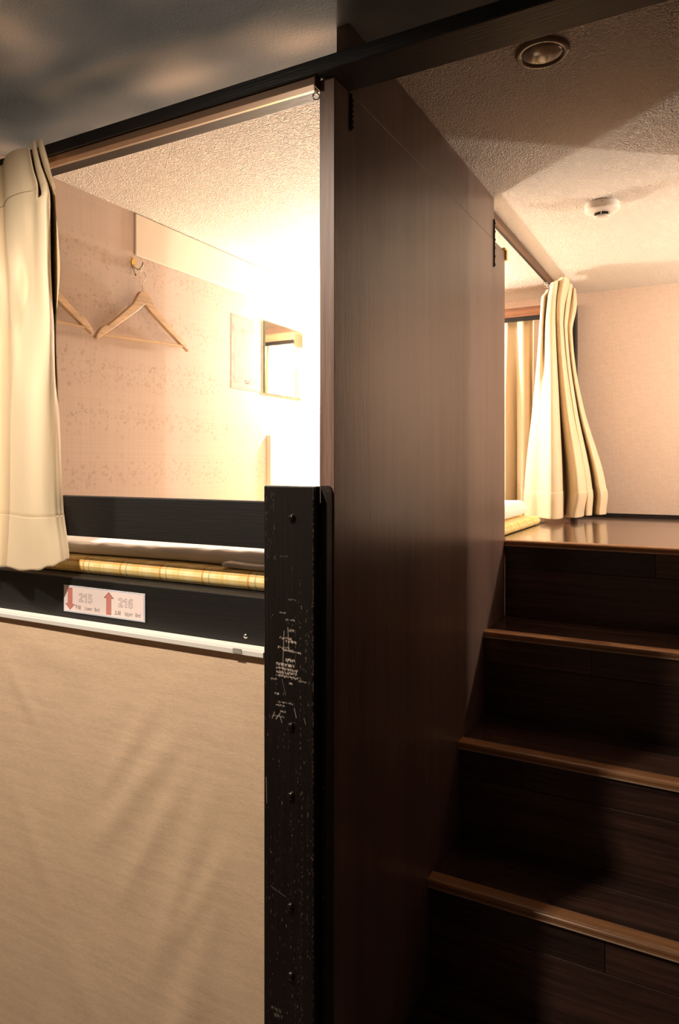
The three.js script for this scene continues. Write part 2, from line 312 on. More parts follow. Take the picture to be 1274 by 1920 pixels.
{
  const t = thing('bed_post', 'scratched black wooden bed post with domed bolts', 'post');
  const g = box(-0.7427, -0.6345, FL, -0.037, 1.0837, 1.1095, 0.003);
  const p = g.attributes.position, uv = g.attributes.uv;
  for (let i = 0; i < p.count; i++) uv.setXY(i, Math.abs(g.attributes.normal.getX(i)) > 0.8 ? 0.93 : (p.getX(i) + 0.7427) / 0.1082, p.getY(i) / (EY - 0.037));
  mesh('front_board', g, postMat, t);
  const sh = new THREE.Shape(); const x0 = -0.6345, x1 = -0.6215;
  sh.moveTo(x0, 0); sh.lineTo(x1, 0); sh.lineTo(x1, EY - 0.052); sh.quadraticCurveTo(x1, EY - 0.038, x0 + 0.002, EY - 0.037); sh.lineTo(x0, EY - 0.037); sh.closePath();
  const eg = new THREE.ExtrudeGeometry(sh, { depth: 0.024, bevelEnabled: false }); eg.translate(0, 0, -1.1335); uvm(eg);
  mesh('side_board', eg, M.black, t);
  const dome = lathe([[0, 0.0062], [0.0025, 0.0059], [0.005, 0.0048], [0.0068, 0.0028], [0.0076, 0.0006], [0.0076, 0]], 24); dome.rotateX(Math.PI / 2);
  for (const [x, h] of [[-0.68, -0.096], [-0.682, -0.477], [-0.682, -0.604], [-0.683, -0.807], [-0.682, -0.933], [-0.682, -1.3]]) { const b = mesh('bolt', dome, M.bolt, t); b.position.copy(V(x, h, 1.0837)); }
  for (const [x, h] of [[-0.6288, -0.087], [-0.6285, -0.46], [-0.6285, -0.587], [-0.629, -0.787], [-0.629, -0.915]]) { const b = mesh('bolt', dome, M.bolt, t); b.position.copy(V(x, h, 1.1095)); b.scale.setScalar(0.6); }
}

// ------------------------------------------------------------------ staircase
{
  const t = thing('staircase', 'dark brown wooden stairs climbing between the bunks to the landing', 'stairs');
  const x0 = X_PART + 0.0001, x1 = X_RPART - 0.0001, rise = 0.2545;
  const noses = [2.327, 2.0865, 1.850, 1.6135, 1.377], joints = [-0.1574, -0.307, -0.45, -0.21, -0.35];
  const prof = [[0, 0], [0, -0.0165], [0.001, -0.0195], [0.006, -0.0195], [0.006, -0.011], [0.035, -0.011], [0.035, 0], [0.008, 0.0006]];
  noses.forEach((D, k) => {
    const h = -0.25 - rise * k, hb = k < 4 ? h - rise : FL;
    // nosing: rounded front lip with a pale lower edge
    const s = new THREE.Shape(); s.moveTo(D + 0.036, 0.0008); s.lineTo(D + 0.007, 0.0012); s.quadraticCurveTo(D - 0.004, 0.0008, D - 0.004, -0.0075); s.lineTo(D - 0.004, -0.0085); s.lineTo(D - 0.002, -0.0095); s.lineTo(D - 0.0035, -0.0105); s.lineTo(D - 0.0035, -0.0155); s.lineTo(D + 0.003, -0.0155); s.lineTo(D + 0.003, -0.01); s.lineTo(D + 0.036, -0.01); s.closePath();
    const g = new THREE.ExtrudeGeometry(s, { depth: x1 - x0, bevelEnabled: false, curveSegments: 6 }); g.rotateY(Math.PI / 2); g.translate(x0, EY + h, 0); uvm(g, 'x', [k * 0.3, k * 0.21]);
    const nn = mesh('nosing', g, M.nosing, t);
    mesh('edge_strip', box(x0, x1, h - 0.0185, h - 0.0155, D - 0.0045, D + 0.003, 0.0006, 'x'), M.nosingEdge, nn);
    if (k > 0) {                                          // tread planks behind the nosing, up to the riser above
      const Dr = noses[k - 1] + 0.004, Ds = D + 0.166;
      mesh('tread_plank', box(x0, x1, h - 0.02, h, D + 0.0365, Ds - 0.0006, 0.0012, 'x'), M.step[k % 3], t);
      mesh('tread_plank', box(x0, x1, h - 0.02, h, Ds + 0.0006, Dr + 0.01, 0.0012, 'x'), M.step[(k + 1) % 3], t);
    }
    const R0 = D + 0.003, R1 = D + 0.02, j = joints[k];   // riser: a jointed upper board and a wide lower board
    mesh('riser_plank', box(x0, j - 0.0005, h - 0.0935, h - 0.0155, R0, R1, 0.0011, 'x'), M.step[(k + 1) % 3], t);
    mesh('riser_plank', box(j + 0.0005, x1, h - 0.0935, h - 0.0155, R0, R1, 0.0011, 'x'), M.step[(k + 2) % 3], t);
    mesh('riser_plank', box(x0, x1, hb, h - 0.0945, R0, R1, 0.0011, 'x'), M.step[k % 3], t);
  });
}
{
  const f = struct(new THREE.Group(), 'glossy brown plank landing floor at the top of the stairs'); f.name = 'floor_landing'; scene.add(f);
  mesh('plank', box(X_PART - 0.03, X_RPART + 0.03, -0.272, -0.25, 2.3645, 3.1294, 0.0012, 'x'), M.landing[0], f);
  mesh('plank', box(X_PART - 0.03, X_RPART + 0.03, -0.272, -0.25, 3.1306, 3.63, 0.0012, 'x'), M.landing[1], f);
}
{ // right bunk, beyond the stairs: bed deck that its lamp lights
  const t = thing('bed_deck', 'dark wooden bed deck in the bunk beyond the stairs', 'bed frame');
  mesh('deck', box(0.021, 1.089, -0.32, -0.2525, 1.166, 3.62, 0.002, 'x'), M.beam, t);
  mesh('mattress', box(0.05, 1.07, -0.2525, -0.19, 1.2, 3.2, 0.02, 'x'), M.sheet, t);
}

// ------------------------------------------------------------------ cloth
function cr(a, b, c, d, t) { return 0.5 * (2 * b + (c - a) * t + (2 * a - 5 * b + 4 * c - d) * t * t + (3 * b - a - 3 * c + d) * t * t * t); }
// frames: [{h, p: [[x, D, dh?], ...]}] from top to bottom; returns the curve of cross-section at height h
function section(frames, h) {
  let i = 0; while (i < frames.length - 2 && h < frames[i + 1].h) i++;
  const A = frames[Math.max(0, i - 1)], B = frames[i], Cc = frames[i + 1], Dd = frames[Math.min(frames.length - 1, i + 2)];
  const t = Math.max(0, Math.min(1, (B.h - h) / (B.h - Cc.h)));
  const pts = B.p.map((b, k) => { const f = m => cr(A.p[k][m] ?? 0, b[m] ?? 0, Cc.p[k][m] ?? 0, Dd.p[k][m] ?? 0, t); return new THREE.Vector3(f(0), EY + h + f(2), -f(1)); });
  return new THREE.CatmullRomCurve3(pts, false, 'centripetal');
}
function cloth(frames, hTop, hBot, nU, nV, th, wob = null) {
  const P = [];
  for (let j = 0; j <= nV; j++) { const c = section(frames, hTop + (hBot - hTop) * j / nV); for (let i = 0; i <= nU; i++) { const p = c.getPoint(i / nU); if (wob) wob(p, i / nU, j / nV); P.push(p); } }
  const at = (i, j) => P[Math.max(0, Math.min(nV, j)) * (nU + 1) + Math.max(0, Math.min(nU, i))];
  const pos = [], uv = [], idx = [];
  const a = new THREE.Vector3(), b = new THREE.Vector3();
  let len = [0]; for (let i = 1; i <= nU; i++) len.push(len[i - 1] + at(i, nV).distanceTo(at(i - 1, nV)));
  for (const s of [0.5, -0.5]) for (let j = 0; j <= nV; j++) for (let i = 0; i <= nU; i++) {
    a.subVectors(at(i + 1, j), at(i - 1, j)); b.subVectors(at(i, j - 1), at(i, j + 1)); a.cross(b).normalize();
    const p = at(i, j); pos.push(p.x + a.x * th * s, p.y + a.y * th * s, p.z + a.z * th * s); uv.push(len[i], p.y);
  }
  const W = nU + 1, N = W * (nV + 1), q = (A, B, Cc, D) => idx.push(A, B, Cc, A, Cc, D);
  for (let j = 0; j < nV; j++) for (let i = 0; i < nU; i++) { const k = j * W + i; q(k, k + W, k + W + 1, k + 1); q(N + k, N + k + 1, N + k + W + 1, N + k + W); }
  for (let i = 0; i < nU; i++) { q(i + 1, N + i + 1, N + i, i); const k = nV * W + i; q(k, N + k, N + k + 1, k + 1); }
  for (let j = 0; j < nV; j++) { const k = j * W; q(k, N + k, N + k + W, k + W); const e = k + nU; q(e + W, N + e + W, N + e, e); }
  const g = new THREE.BufferGeometry(); g.setAttribute('position', new THREE.Float32BufferAttribute(pos, 3)); g.setAttribute('uv', new THREE.Float32BufferAttribute(uv, 2)); g.setIndex(idx); g.computeVertexNormals(); return g;
}
function stitches(frames, h, u0, u1, n, r, wob = null) {
  const c = section(frames, h), gs = [];
  for (let i = 0; i < n; i++) {
    const u = u0 + (u1 - u0) * i / n, p = c.getPoint(u), q = c.getPoint(Math.min(1, u + (u1 - u0) / n * 0.55)); if (wob) { wob(p, u, 0); wob(q, u, 0); }
    const t = new THREE.Vector3().subVectors(q, p), nrm = new THREE.Vector3(-t.z, 0, t.x).normalize(); if (nrm.z < 0) nrm.negate(); p.addScaledVector(nrm, 0.0016); q.addScaledVector(nrm, 0.0016);
    gs.push(new THREE.TubeGeometry(new THREE.LineCurve3(p, q), 1, r, 4));
  }
  return mergeGeometries(gs);
}
{ // front curtain, drawn to the left
  const t = thing('curtain', 'cream pinch-pleated curtain drawn aside at the bunk front', 'curtain');
  const frames = [
    { h: 0.728, p: [[-1.614, 1.1], [-1.53, 1.07], [-1.538, 1.1], [-1.521, 1.105], [-1.493, 1.09], [-1.461, 1.075], [-1.415, 1.066], [-1.39, 1.072], [-1.37, 1.062], [-1.409, 1.097], [-1.404, 1.097], [-1.35, 1.058], [-1.341, 1.056], [-1.389, 1.097], [-1.383, 1.097], [-1.333, 1.06], [-1.32, 1.058], [-1.354, 1.088]] },
    { h: 0.67, p: [[-1.614, 1.1], [-1.521, 1.068], [-1.534, 1.1], [-1.517, 1.103], [-1.488, 1.088], [-1.454, 1.073], [-1.406, 1.065], [-1.376, 1.07], [-1.352, 1.058], [-1.394, 1.095], [-1.388, 1.095], [-1.332, 1.055], [-1.321, 1.053], [-1.368, 1.095], [-1.365, 1.097], [-1.312, 1.06], [-1.301, 1.058], [-1.331, 1.085]] },
    { h: 0.622, p: [[-1.614, 1.1], [-1.513, 1.065], [-1.525, 1.095], [-1.511, 1.1], [-1.482, 1.085], [-1.447, 1.07], [-1.394, 1.064], [-1.361, 1.068], [-1.333, 1.056], [-1.37, 1.088], [-1.363, 1.088], [-1.32, 1.058], [-1.299, 1.052], [-1.32, 1.075], [-1.349, 1.1], [-1.33, 1.09], [-1.308, 1.078], [-1.311, 1.085]] },
    { h: 0.585, p: [[-1.614, 1.1], [-1.506, 1.06], [-1.518, 1.09], [-1.504, 1.095], [-1.475, 1.08], [-1.44, 1.068], [-1.393, 1.066], [-1.371, 1.074], [-1.345, 1.062], [-1.316, 1.045], [-1.296, 1.037], [-1.281, 1.035], [-1.279, 1.04], [-1.298, 1.06], [-1.339, 1.095], [-1.354, 1.11], [-1.329, 1.095], [-1.304, 1.08]] },
    { h: 0.5, p: [[-1.599, 1.09], [-1.499, 1.055], [-1.503, 1.08], [-1.486, 1.085], [-1.45, 1.07], [-1.425, 1.068], [-1.4, 1.074], [-1.373, 1.076], [-1.34, 1.06], [-1.311, 1.044], [-1.291, 1.036], [-1.278, 1.034], [-1.277, 1.04], [-1.297, 1.06], [-1.338, 1.095], [-1.362, 1.118], [-1.317, 1.09], [-1.273, 1.062]] },
    { h: 0.42, p: [[-1.599, 1.09], [-1.491, 1.05], [-1.485, 1.07], [-1.472, 1.08], [-1.426, 1.06], [-1.409, 1.064], [-1.4, 1.08], [-1.373, 1.076], [-1.336, 1.058], [-1.307, 1.043], [-1.288, 1.036], [-1.277, 1.036], [-1.279, 1.043], [-1.295, 1.06], [-1.336, 1.095], [-1.36, 1.118], [-1.314, 1.09], [-1.266, 1.06]] },
    { h: 0.31, p: [[-1.599, 1.09], [-1.491, 1.05], [-1.499, 1.08], [-1.478, 1.085], [-1.442, 1.075], [-1.425, 1.082], [-1.39, 1.075], [-1.349, 1.06], [-1.322, 1.05], [-1.299, 1.042], [-1.283, 1.039], [-1.275, 1.041], [-1.277, 1.048], [-1.286, 1.06], [-1.316, 1.085], [-1.332, 1.1], [-1.32, 1.092], [-1.296, 1.075]] },
    { h: 0.135, p: [[-1.592, 1.085], [-1.506, 1.06], [-1.51, 1.088], [-1.489, 1.09], [-1.449, 1.08], [-1.399, 1.062], [-1.356, 1.046], [-1.331, 1.04], [-1.317, 1.04], [-1.308, 1.044], [-1.302, 1.05], [-1.299, 1.058], [-1.3, 1.067], [-1.303, 1.077], [-1.306, 1.083], [-1.309, 1.089], [-1.311, 1.093], [-1.312, 1.096]] },
    { h: -0.1, p: [[-1.592, 1.085], [-1.506, 1.06], [-1.51, 1.088], [-1.489, 1.09], [-1.443, 1.076], [-1.391, 1.056], [-1.352, 1.043], [-1.329, 1.039], [-1.315, 1.041], [-1.306, 1.047], [-1.301, 1.055], [-1.298, 1.064], [-1.296, 1.072], [-1.297, 1.08], [-1.297, 1.086], [-1.298, 1.091], [-1.298, 1.094], [-1.298, 1.097]] },
    { h: -0.235, p: [[-1.592, 1.085, 0], [-1.509, 1.062, -0.006], [-1.504, 1.084, -0.006], [-1.474, 1.082, -0.005], [-1.429, 1.068, -0.004], [-1.386, 1.055, -0.002], [-1.352, 1.048, 0], [-1.328, 1.046, 0.003], [-1.311, 1.048, 0.006], [-1.3, 1.053, 0.01], [-1.29, 1.059, 0.013], [-1.283, 1.066, 0.016], [-1.278, 1.073, 0.019], [-1.277, 1.079, 0.021], [-1.276, 1.084, 0.023], [-1.275, 1.088, 0.024], [-1.275, 1.091, 0.025], [-1.274, 1.093, 0.026]] },
  ];
  const rag = (p, u, v) => { if (v > 0.9) p.y += 0.0012 * Math.sin(u * 38) * (v - 0.9) * 10; };
  mesh('header_band', cloth(frames, 0.728, 0.6235, 300, 30, 0.0022), M.curtain, t);
  mesh('fabric', cloth(frames, 0.6235, -0.113, 260, 100, 0.0016), M.curtain, t);
  mesh('hem', cloth(frames, -0.113, -0.235, 260, 24, 0.0026, rag), M.curtain, t);
  mesh('stitching', stitches(frames, -0.1135, 0.02, 0.985, 120, 0.0005), M.thread, t);
  mesh('stitching', stitches(frames, 0.6235, 0.05, 0.40, 50, 0.0005), M.thread, t);
}
{ // curtain gathered at the end of the landing opening
  const t = thing('curtain', 'cream curtain gathered in folds beside the landing wall', 'curtain');
  const top = [[-0.656, 3.15, -0.06], [-0.642, 3.14, -0.055], [-0.644, 3.18, -0.05], [-0.629, 3.13, -0.035], [-0.613, 3.12, -0.03], [-0.606, 3.14, -0.022], [-0.62, 3.25], [-0.606, 3.2], [-0.584, 3.18], [-0.573, 3.22], [-0.591, 3.35], [-0.582, 3.31], [-0.576, 3.33], [-0.589, 3.42], [-0.578, 3.4], [-0.576, 3.43]] ;
  const pin = [[-0.677, 3.16], [-0.663, 3.15], [-0.657, 3.18], [-0.644, 3.15], [-0.626, 3.14], [-0.617, 3.15], [-0.624, 3.22], [-0.613, 3.2], [-0.599, 3.2], [-0.595, 3.24], [-0.604, 3.33], [-0.596, 3.31], [-0.588, 3.33], [-0.595, 3.4], [-0.579, 3.39], [-0.568, 3.41]] ;
  const neck = [[-0.684, 3.15], [-0.67, 3.14], [-0.667, 3.18], [-0.649, 3.13], [-0.627, 3.12], [-0.617, 3.14], [-0.626, 3.22], [-0.617, 3.2], [-0.602, 3.19], [-0.6, 3.24], [-0.611, 3.33], [-0.603, 3.31], [-0.597, 3.33], [-0.605, 3.4], [-0.593, 3.39], [-0.587, 3.41]];
  const mid = [[-0.712, 3.16], [-0.687, 3.145], [-0.667, 3.135], [-0.645, 3.11], [-0.619, 3.08], [-0.603, 3.1], [-0.629, 3.32], [-0.613, 3.26], [-0.584, 3.23], [-0.576, 3.29], [-0.591, 3.42], [-0.579, 3.36], [-0.57, 3.38], [-0.584, 3.49], [-0.563, 3.44], [-0.553, 3.48]];
  const bot = [[-0.749, 3.15], [-0.711, 3.125], [-0.681, 3.115], [-0.652, 3.09], [-0.613, 3.05], [-0.586, 3.07], [-0.601, 3.3], [-0.577, 3.22], [-0.539, 3.18], [-0.52, 3.26], [-0.534, 3.42], [-0.514, 3.34], [-0.499, 3.36], [-0.51, 3.5], [-0.47, 3.42], [-0.448, 3.48]];
  const frames = [{ h: 0.832, p: top }, { h: 0.745, p: pin }, { h: 0.62, p: neck }, { h: 0.3, p: mid }, { h: -0.10, p: bot.map((b, k) => [(b[0] + (k > 6 && k < 10 ? 0.018 : 0) + mid[k][0] * 0) * 1, b[1] - (k > 6 && k < 10 ? 0.02 : 0)]) }, { h: -0.225, p: bot }];
  mesh('header_band', cloth(frames, 0.832, 0.745, 200, 14, 0.003), M.curtain, t);
  mesh('fabric', cloth(frames, 0.745, -0.112, 200, 70, 0.0018), M.curtain, t);
  mesh('hem', cloth(frames, -0.112, -0.228, 200, 14, 0.0028), M.curtain, t);
}
{ // track of the landing curtain, fixed to the ceiling
  const t = thing('curtain_track', 'brown curtain track on the ceiling along the landing opening', 'curtain track');
  mesh('cover', box(-0.668, -0.652, 0.834, C, 2.21, 3.56, 0.001, 'z'), M.darkTrack, t);
  mesh('rail', box(-0.686, -0.668, 0.842, C, 2.21, 3.56, 0.001, 'z'), M.darkGap, t);
  for (const D of [3.265, 3.31]) { const r = new THREE.TorusGeometry(0.006, 0.0014, 8, 16); r.translate(-0.678, EY + 0.832, -D); mesh('glider_ring', r, M.whitePlastic, t); }
}
// ------------------------------------------------------------------ back of the bunk: valance box with closed curtain
{
  const t = thing('curtain_box', 'brown wooden curtain box across the back of the bunk', 'curtain box');
  mesh('front_board', box(-1.44, -0.672, 0.680, 0.722, 3.20, 3.215, 0.0015, 'x'), M.copper, t);
  mesh('top_board', box(-1.44, -0.672, 0.709, 0.7215, 3.216, 3.30, 0.0015, 'x'), M.copper, t);
  mesh('end_board', box(-1.44, -1.4275, 0.65, 0.7085, 3.216, 3.30, 0.0015, 'z'), M.copper, t);
  mesh('lower_lip', box(-1.44, -0.672, 0.660, 0.6795, 3.203, 3.215, 0.0015, 'x'), M.beam, t);
  mesh('rail', box(-1.425, -0.672, 0.690, 0.708, 3.23, 3.25, 0.001, 'x'), M.darkGap, t);
}
{
  const t = thing('curtain', 'cream curtain drawn closed across the back of the bunk', 'curtain');
  const N = 41, mk = (amp, sh, tw) => Array.from({ length: N }, (_, k) => { const x = -1.425 + 0.70 * k / (N - 1); const ph = k % 4, a = [0, 1, 0.1, -0.8][ph]; return [x + sh * Math.sin(k * 1.7), 3.242 - amp * a * (0.8 + 0.4 * Math.sin(k * 2.3 + tw))]; });
  const frames = [{ h: 0.662, p: mk(0.012, 0.002, 0) }, { h: 0.58, p: mk(0.016, 0.004, 0) }, { h: 0.3, p: mk(0.03, 0.008, 1) }, { h: -0.21, p: mk(0.036, 0.01, 2) }];
  mesh('fabric', cloth(frames, 0.684, -0.10, 260, 50, 0.0018), M.curtain, t);
  mesh('hem', cloth(frames, -0.10, -0.21, 260, 8, 0.0026), M.curtain, t);
  for (let k = 1; k < N; k += 4) { const g = new THREE.SphereGeometry(0.006, 10, 8); g.translate(-1.425 + 0.70 * k / (N - 1), EY + 0.672, -3.222); mesh('hook', g, M.whitePlastic, t); }
}

// ------------------------------------------------------------------ lower bunk blind and its rail
{
  const t = thing('curtain', 'beige linen cloth hanging flat over the lower bunk', 'curtain');
  const nU = 150, nV = 150, x0 = X_WALL + 0.004, x1 = -0.7435, h0 = -0.3607, h1 = -1.50, g = new THREE.PlaneGeometry(1, 1, nU, nV), p = g.attributes.position, uv = g.attributes.uv;
  const folds = [];   // soft creases: [x, h of the start, x, h of the end, depth, width]
  for (const q of [[-1.50, -0.45, -1.36, -0.62, 0.0022, 0.012], [-1.48, -0.72, -1.30, -1.02, 0.003, 0.02], [-1.30, -1.02, -1.12, -1.35, 0.002, 0.02], [-0.92, -0.50, -1.22, -0.86, 0.003, 0.018], [-0.90, -0.56, -1.15, -0.98, 0.0025, 0.016], [-0.86, -0.60, -1.05, -1.12, 0.003, 0.018], [-0.83, -0.78, -1.02, -1.30, 0.003, 0.02], [-0.82, -0.72, -0.98, -1.0, 0.0025, 0.014], [-1.45, -0.40, -1.20, -0.46, 0.002, 0.02], [-0.84, -0.95, -1.10, -1.45, 0.0025, 0.02], [-1.0, -0.46, -1.2, -0.75, 0.002, 0.014]]) folds.push(q);
  for (let i = 0; i < p.count; i++) {
    const u = p.getX(i) + 0.5, v = p.getY(i) + 0.5, x = x0 + u * (x1 - x0), h = h1 + v * (h0 - h1);
    let d = 0.0018 * (nz(u * 5, v * 4, 50, 50) - 0.5);
    for (const [ax, ah, bx, bh, dep, wd] of folds) { const ex = bx - ax, eh = bh - ah, L2 = ex * ex + eh * eh, s = ((x - ax) * ex + (h - ah) * eh) / L2, sc = Math.max(0, Math.min(1, s)), dx = x - ax - ex * sc, dh = h - ah - eh * sc; const q = Math.sqrt(dx * dx + dh * dh) / (wd * 1.6); const tp = Math.sin(Math.PI * Math.max(0, Math.min(1, s))); d += dep * tp * Math.exp(-q * q); }
    p.setXYZ(i, x, EY + h, -(1.0925 - d)); uv.setXY(i, x, h);
  }
  g.computeVertexNormals(); mesh('fabric', g, M.blind, t);
  
}
{
  const t = thing('curtain_rail', 'white aluminium rail along the foot of the bunk board', 'curtain rail');
  mesh('track', box(X_WALL + 0.004, -0.7432, -0.3605, -0.350, 1.083, 1.1095, 0.0012, 'x'), M.alu, t);
  mesh('back_flange', box(X_WALL + 0.004, -0.7432, -0.3499, -0.3465, 1.1065, 1.1095, 0.0005, 'x'), M.alu, t);
}
{
  const t = thing('rail_clip', 'tiny clear plastic clip with screw at the end of the rail', 'clip');
  mesh('clip_body', box(-0.812, -0.792, -0.357, -0.349, 1.0795, 1.0828, 0.001), M.clear, t);
  const g = lathe([[0, 0.003], [0.003, 0.0026], [0.0048, 0.0008], [0.005, 0]], 16); g.rotateX(Math.PI / 2); const s = mesh('screw', g, M.steel, t); s.position.copy(V(-0.8027, -0.3316, 1.1098));
  
}

// ------------------------------------------------------------------ bedding
function slab(x0, x1, h0, h1, d0, d1, r, seg, wob) {
  const w = x1 - x0, h = h1 - h0, d = d1 - d0, g = new RoundedBoxGeometry(w, h, d, 5, r);
  const nx = Math.round(w / seg), nd = Math.round(d / seg), gs = [];
  // grid-based pillow slab: top and bottom sheets joined by a rounded rim
  const pos = [], uv = [], idx = [], rim = 6;
  const ring = []; for (let k = 0; k <= rim; k++) { const a = Math.PI / 2 * k / rim; ring.push([Math.sin(a), Math.cos(a)]); }
  const cols = []; for (let k = 0; k <= rim; k++) cols.push([-(1 - ring[k][0]), ring[k][1]]);
  const prof = (n, len) => { const o = []; for (let k = 0; k < rim; k++) o.push([r * (1 - Math.cos(Math.PI / 2 * k / rim)), k / rim]); for (let k = 0; k <= n; k++) o.push([r + (len - 2 * r) * k / n, 1]); for (let k = rim - 1; k >= 0; k--) o.push([len - r * (1 - Math.cos(Math.PI / 2 * k / rim)), k / rim]); return o; };
  const PX = prof(nx, w), PD = prof(nd, d), W = PX.length;
  for (const s of [1, -1]) for (const [dz, kd] of PD) for (const [dx, kx] of PX) {
    const e = q => Math.sin(Math.PI / 2 * q), f = Math.min(e(kx), 1) * Math.min(e(kd), 1);
    const p = new THREE.Vector3(x0 + dx, EY + (h0 + h1) / 2 + s * f * h / 2, -(d0 + dz)); if (wob) wob(p, s, dx / w, dz / d, f); pos.push(p.x, p.y, p.z); uv.push(p.x + 0.0324, -p.z + (s < 0 ? 0.31 : 0) + (1 - Math.sin(Math.PI / 2 * kd)) * h / 2 * (dz < d / 2 ? -1 : 1));
  }
  const n = W * PD.length;
  for (let j = 0; j < PD.length - 1; j++) for (let i = 0; i < W - 1; i++) { const k = j * W + i; idx.push(k, k + 1, k + W + 1, k, k + W + 1, k + W); idx.push(n + k, n + k + W + 1, n + k + 1, n + k, n + k + W, n + k + W + 1); }
  const o = new THREE.BufferGeometry(); o.setAttribute('position', new THREE.Float32BufferAttribute(pos, 3)); o.setAttribute('uv', new THREE.Float32BufferAttribute(uv, 2)); o.setIndex(idx); o.computeVertexNormals(); return o;
}
{
  const g = slab(-1.712, -0.654, -0.252, -0.2145, 1.150, 3.035, 0.016, 0.05);
  tag(mesh('mattress', g, M.plaid), 'thin futon mattress in yellow plaid on the upper bunk', 'mattress');
}
{
  const t = thing('duvet', 'folded pale duvet lying behind the bunk guard rail', 'duvet');
  const g = slab(-1.68, -0.70, -0.2125, -0.184, 1.185, 2.15, 0.015, 0.022, (p, s, u, v, f) => {
    p.y += (s > 0 ? 1 : 0) * f * (0.003 * Math.sin(p.x * 7 + 1) + 0.004 * (nz(p.x * 14 + 40, p.z * -9, 200, 200) - 0.5) + 0.006 * (nz2(p.x * 60 + p.z * 40 + 300, -p.z * 6, 240, 240) - 0.5));
    if (v < 0.5) p.z += (-1) * (0.012 * Math.sin(p.x * 5 + 0.4) + 0.006 * (nz(p.x * 22 + 60, 3, 200, 200) - 0.5)) * (1 - v * 2);
  });
  mesh('quilt', g, M.duvet, t);
  const f = slab(-0.905, -0.70, -0.2125, -0.202, 1.166, 1.20, 0.0052, 0.03, (p) => { p.y += 0.001 * Math.sin(p.x * 40); });
  mesh('folded_corner', f, M.duvet, t);
}
{
  const g = slab(-1.50, -0.70, -0.2125, -0.148, 2.42, 3.0, 0.03, 0.03, (p, s, u, v, f) => { if (s > 0) p.y += f * 0.008 * (nz(p.x * 9 + 30, -p.z * 9, 200, 200) - 0.5); });
  tag(mesh('pillow', g, M.sheet), 'white pillow on the plaid mattress beside the landing', 'pillow');
}

// ------------------------------------------------------------------ things on the bunk's side wall
{ // low white panel on the wall by the bed head
  const t = thing('wall_panel', 'low white panel standing against the bunk wall below the mirror', 'panel');
  mesh('board', box(X_WALL, -1.7075, -0.2135, 0.1335, 2.546, 3.18, 0.0015), M.cream, t);
}
{
  const t = thing('mirror', 'frameless square mirror on the bunk wall beside the poster', 'mirror');
  mesh('glass_edge', box(X_WALL, -1.7215, 0.3165, 0.6305, 2.5225, 2.843, 0.0008), M.glassEdge, t);
  mesh('silvered_face', box(-1.7214, -1.7208, 0.3175, 0.6295, 2.5240, 2.8415, 0), M.mirror, t);
}
const posterTex = canvasTex(768, 1056, (c, w, h) => {
  const r = rng(21);
  c.fillStyle = 'rgb(196,158,150)'; c.fillRect(0, 0, w, h);
  for (let i = 0; i < 240; i++) { const x = r() * w, y = r() * h, q = 20 + r() * 90; const g = c.createRadialGradient(x, y, 0, x, y, q); const k = r() < 0.5 ? '160,112,110' : '200,166,154'; g.addColorStop(0, `rgba(${k},0.22)`); g.addColorStop(1, `rgba(${k},0)`); c.fillStyle = g; c.fillRect(x - q, y - q, q * 2, q * 2); }
  c.fillStyle = 'rgba(196,168,156,0.55)'; c.fillRect(60, 300, w - 110, h - 470);
  c.strokeStyle = 'rgb(120,96,92)'; c.lineWidth = 3; c.beginPath(); c.moveTo(10, 24); c.lineTo(w - 10, 40); c.moveTo(10, h - 26); c.lineTo(w - 10, h - 22); c.stroke();
  const glyphs = (x, y, n, s, col) => { c.strokeStyle = col; c.lineWidth = Math.max(1.2, s * 0.11); for (let i = 0; i < n; i++) { if (r() < 0.08) continue; c.beginPath(); for (let k = 0; k < 3; k++) { const a = x + i * s * 1.12 + r() * s * 0.4, b = y + r() * s * 0.8; c.moveTo(a, b); c.lineTo(a + (r() < 0.5 ? s * 0.5 : 0.1 * s), b + (r() < 0.5 ? 0 : s * 0.4)); } c.stroke(); } };
  glyphs(250, 170, 8, 34, 'rgb(130,96,92)'); glyphs(470, 262, 8, 20, 'rgb(60,44,42)');
  let y = 320; for (let b = 0; b < 3; b++) { for (let k = 0; k < 7; k++) { c.fillStyle = 'rgb(96,12,12)'; c.fillRect(66, y + 4, 12, 10); glyphs(92, y, 16 + Math.floor(r() * 16), 17, b === 1 ? 'rgb(84,30,28)' : 'rgb(48,30,28)'); y += 27; } y += 12; c.strokeStyle = 'rgb(90,64,60)'; c.lineWidth = 2; c.beginPath(); c.moveTo(60, y); c.lineTo(w - 40, y); c.stroke(); y += 16; }
  c.fillStyle = 'rgb(52,40,40)'; c.strokeStyle = 'rgb(52,40,40)'; c.lineWidth = 9; c.lineCap = 'round';
  const ox = 350, oy = h - 110; c.beginPath(); c.arc(ox, oy, 24, 0.4, 6.0); c.stroke();
  c.beginPath(); c.moveTo(ox + 28, oy - 8); c.quadraticCurveTo(ox + 34, oy + 30, ox + 48, oy + 4); c.quadraticCurveTo(ox + 54, oy + 30, ox + 68, oy - 4); c.stroke();
  c.beginPath(); c.moveTo(ox + 84, oy + 20); c.quadraticCurveTo(ox + 74, oy - 10, ox + 92, oy - 44); c.stroke(); c.lineWidth = 3;
  glyphs(ox - 18, oy + 44, 10, 9, 'rgb(120,100,98)');
});
const white = std({ color: 0xf3ece6, roughness: 0.4 });
function print(name, g, map, rough) { return g; }
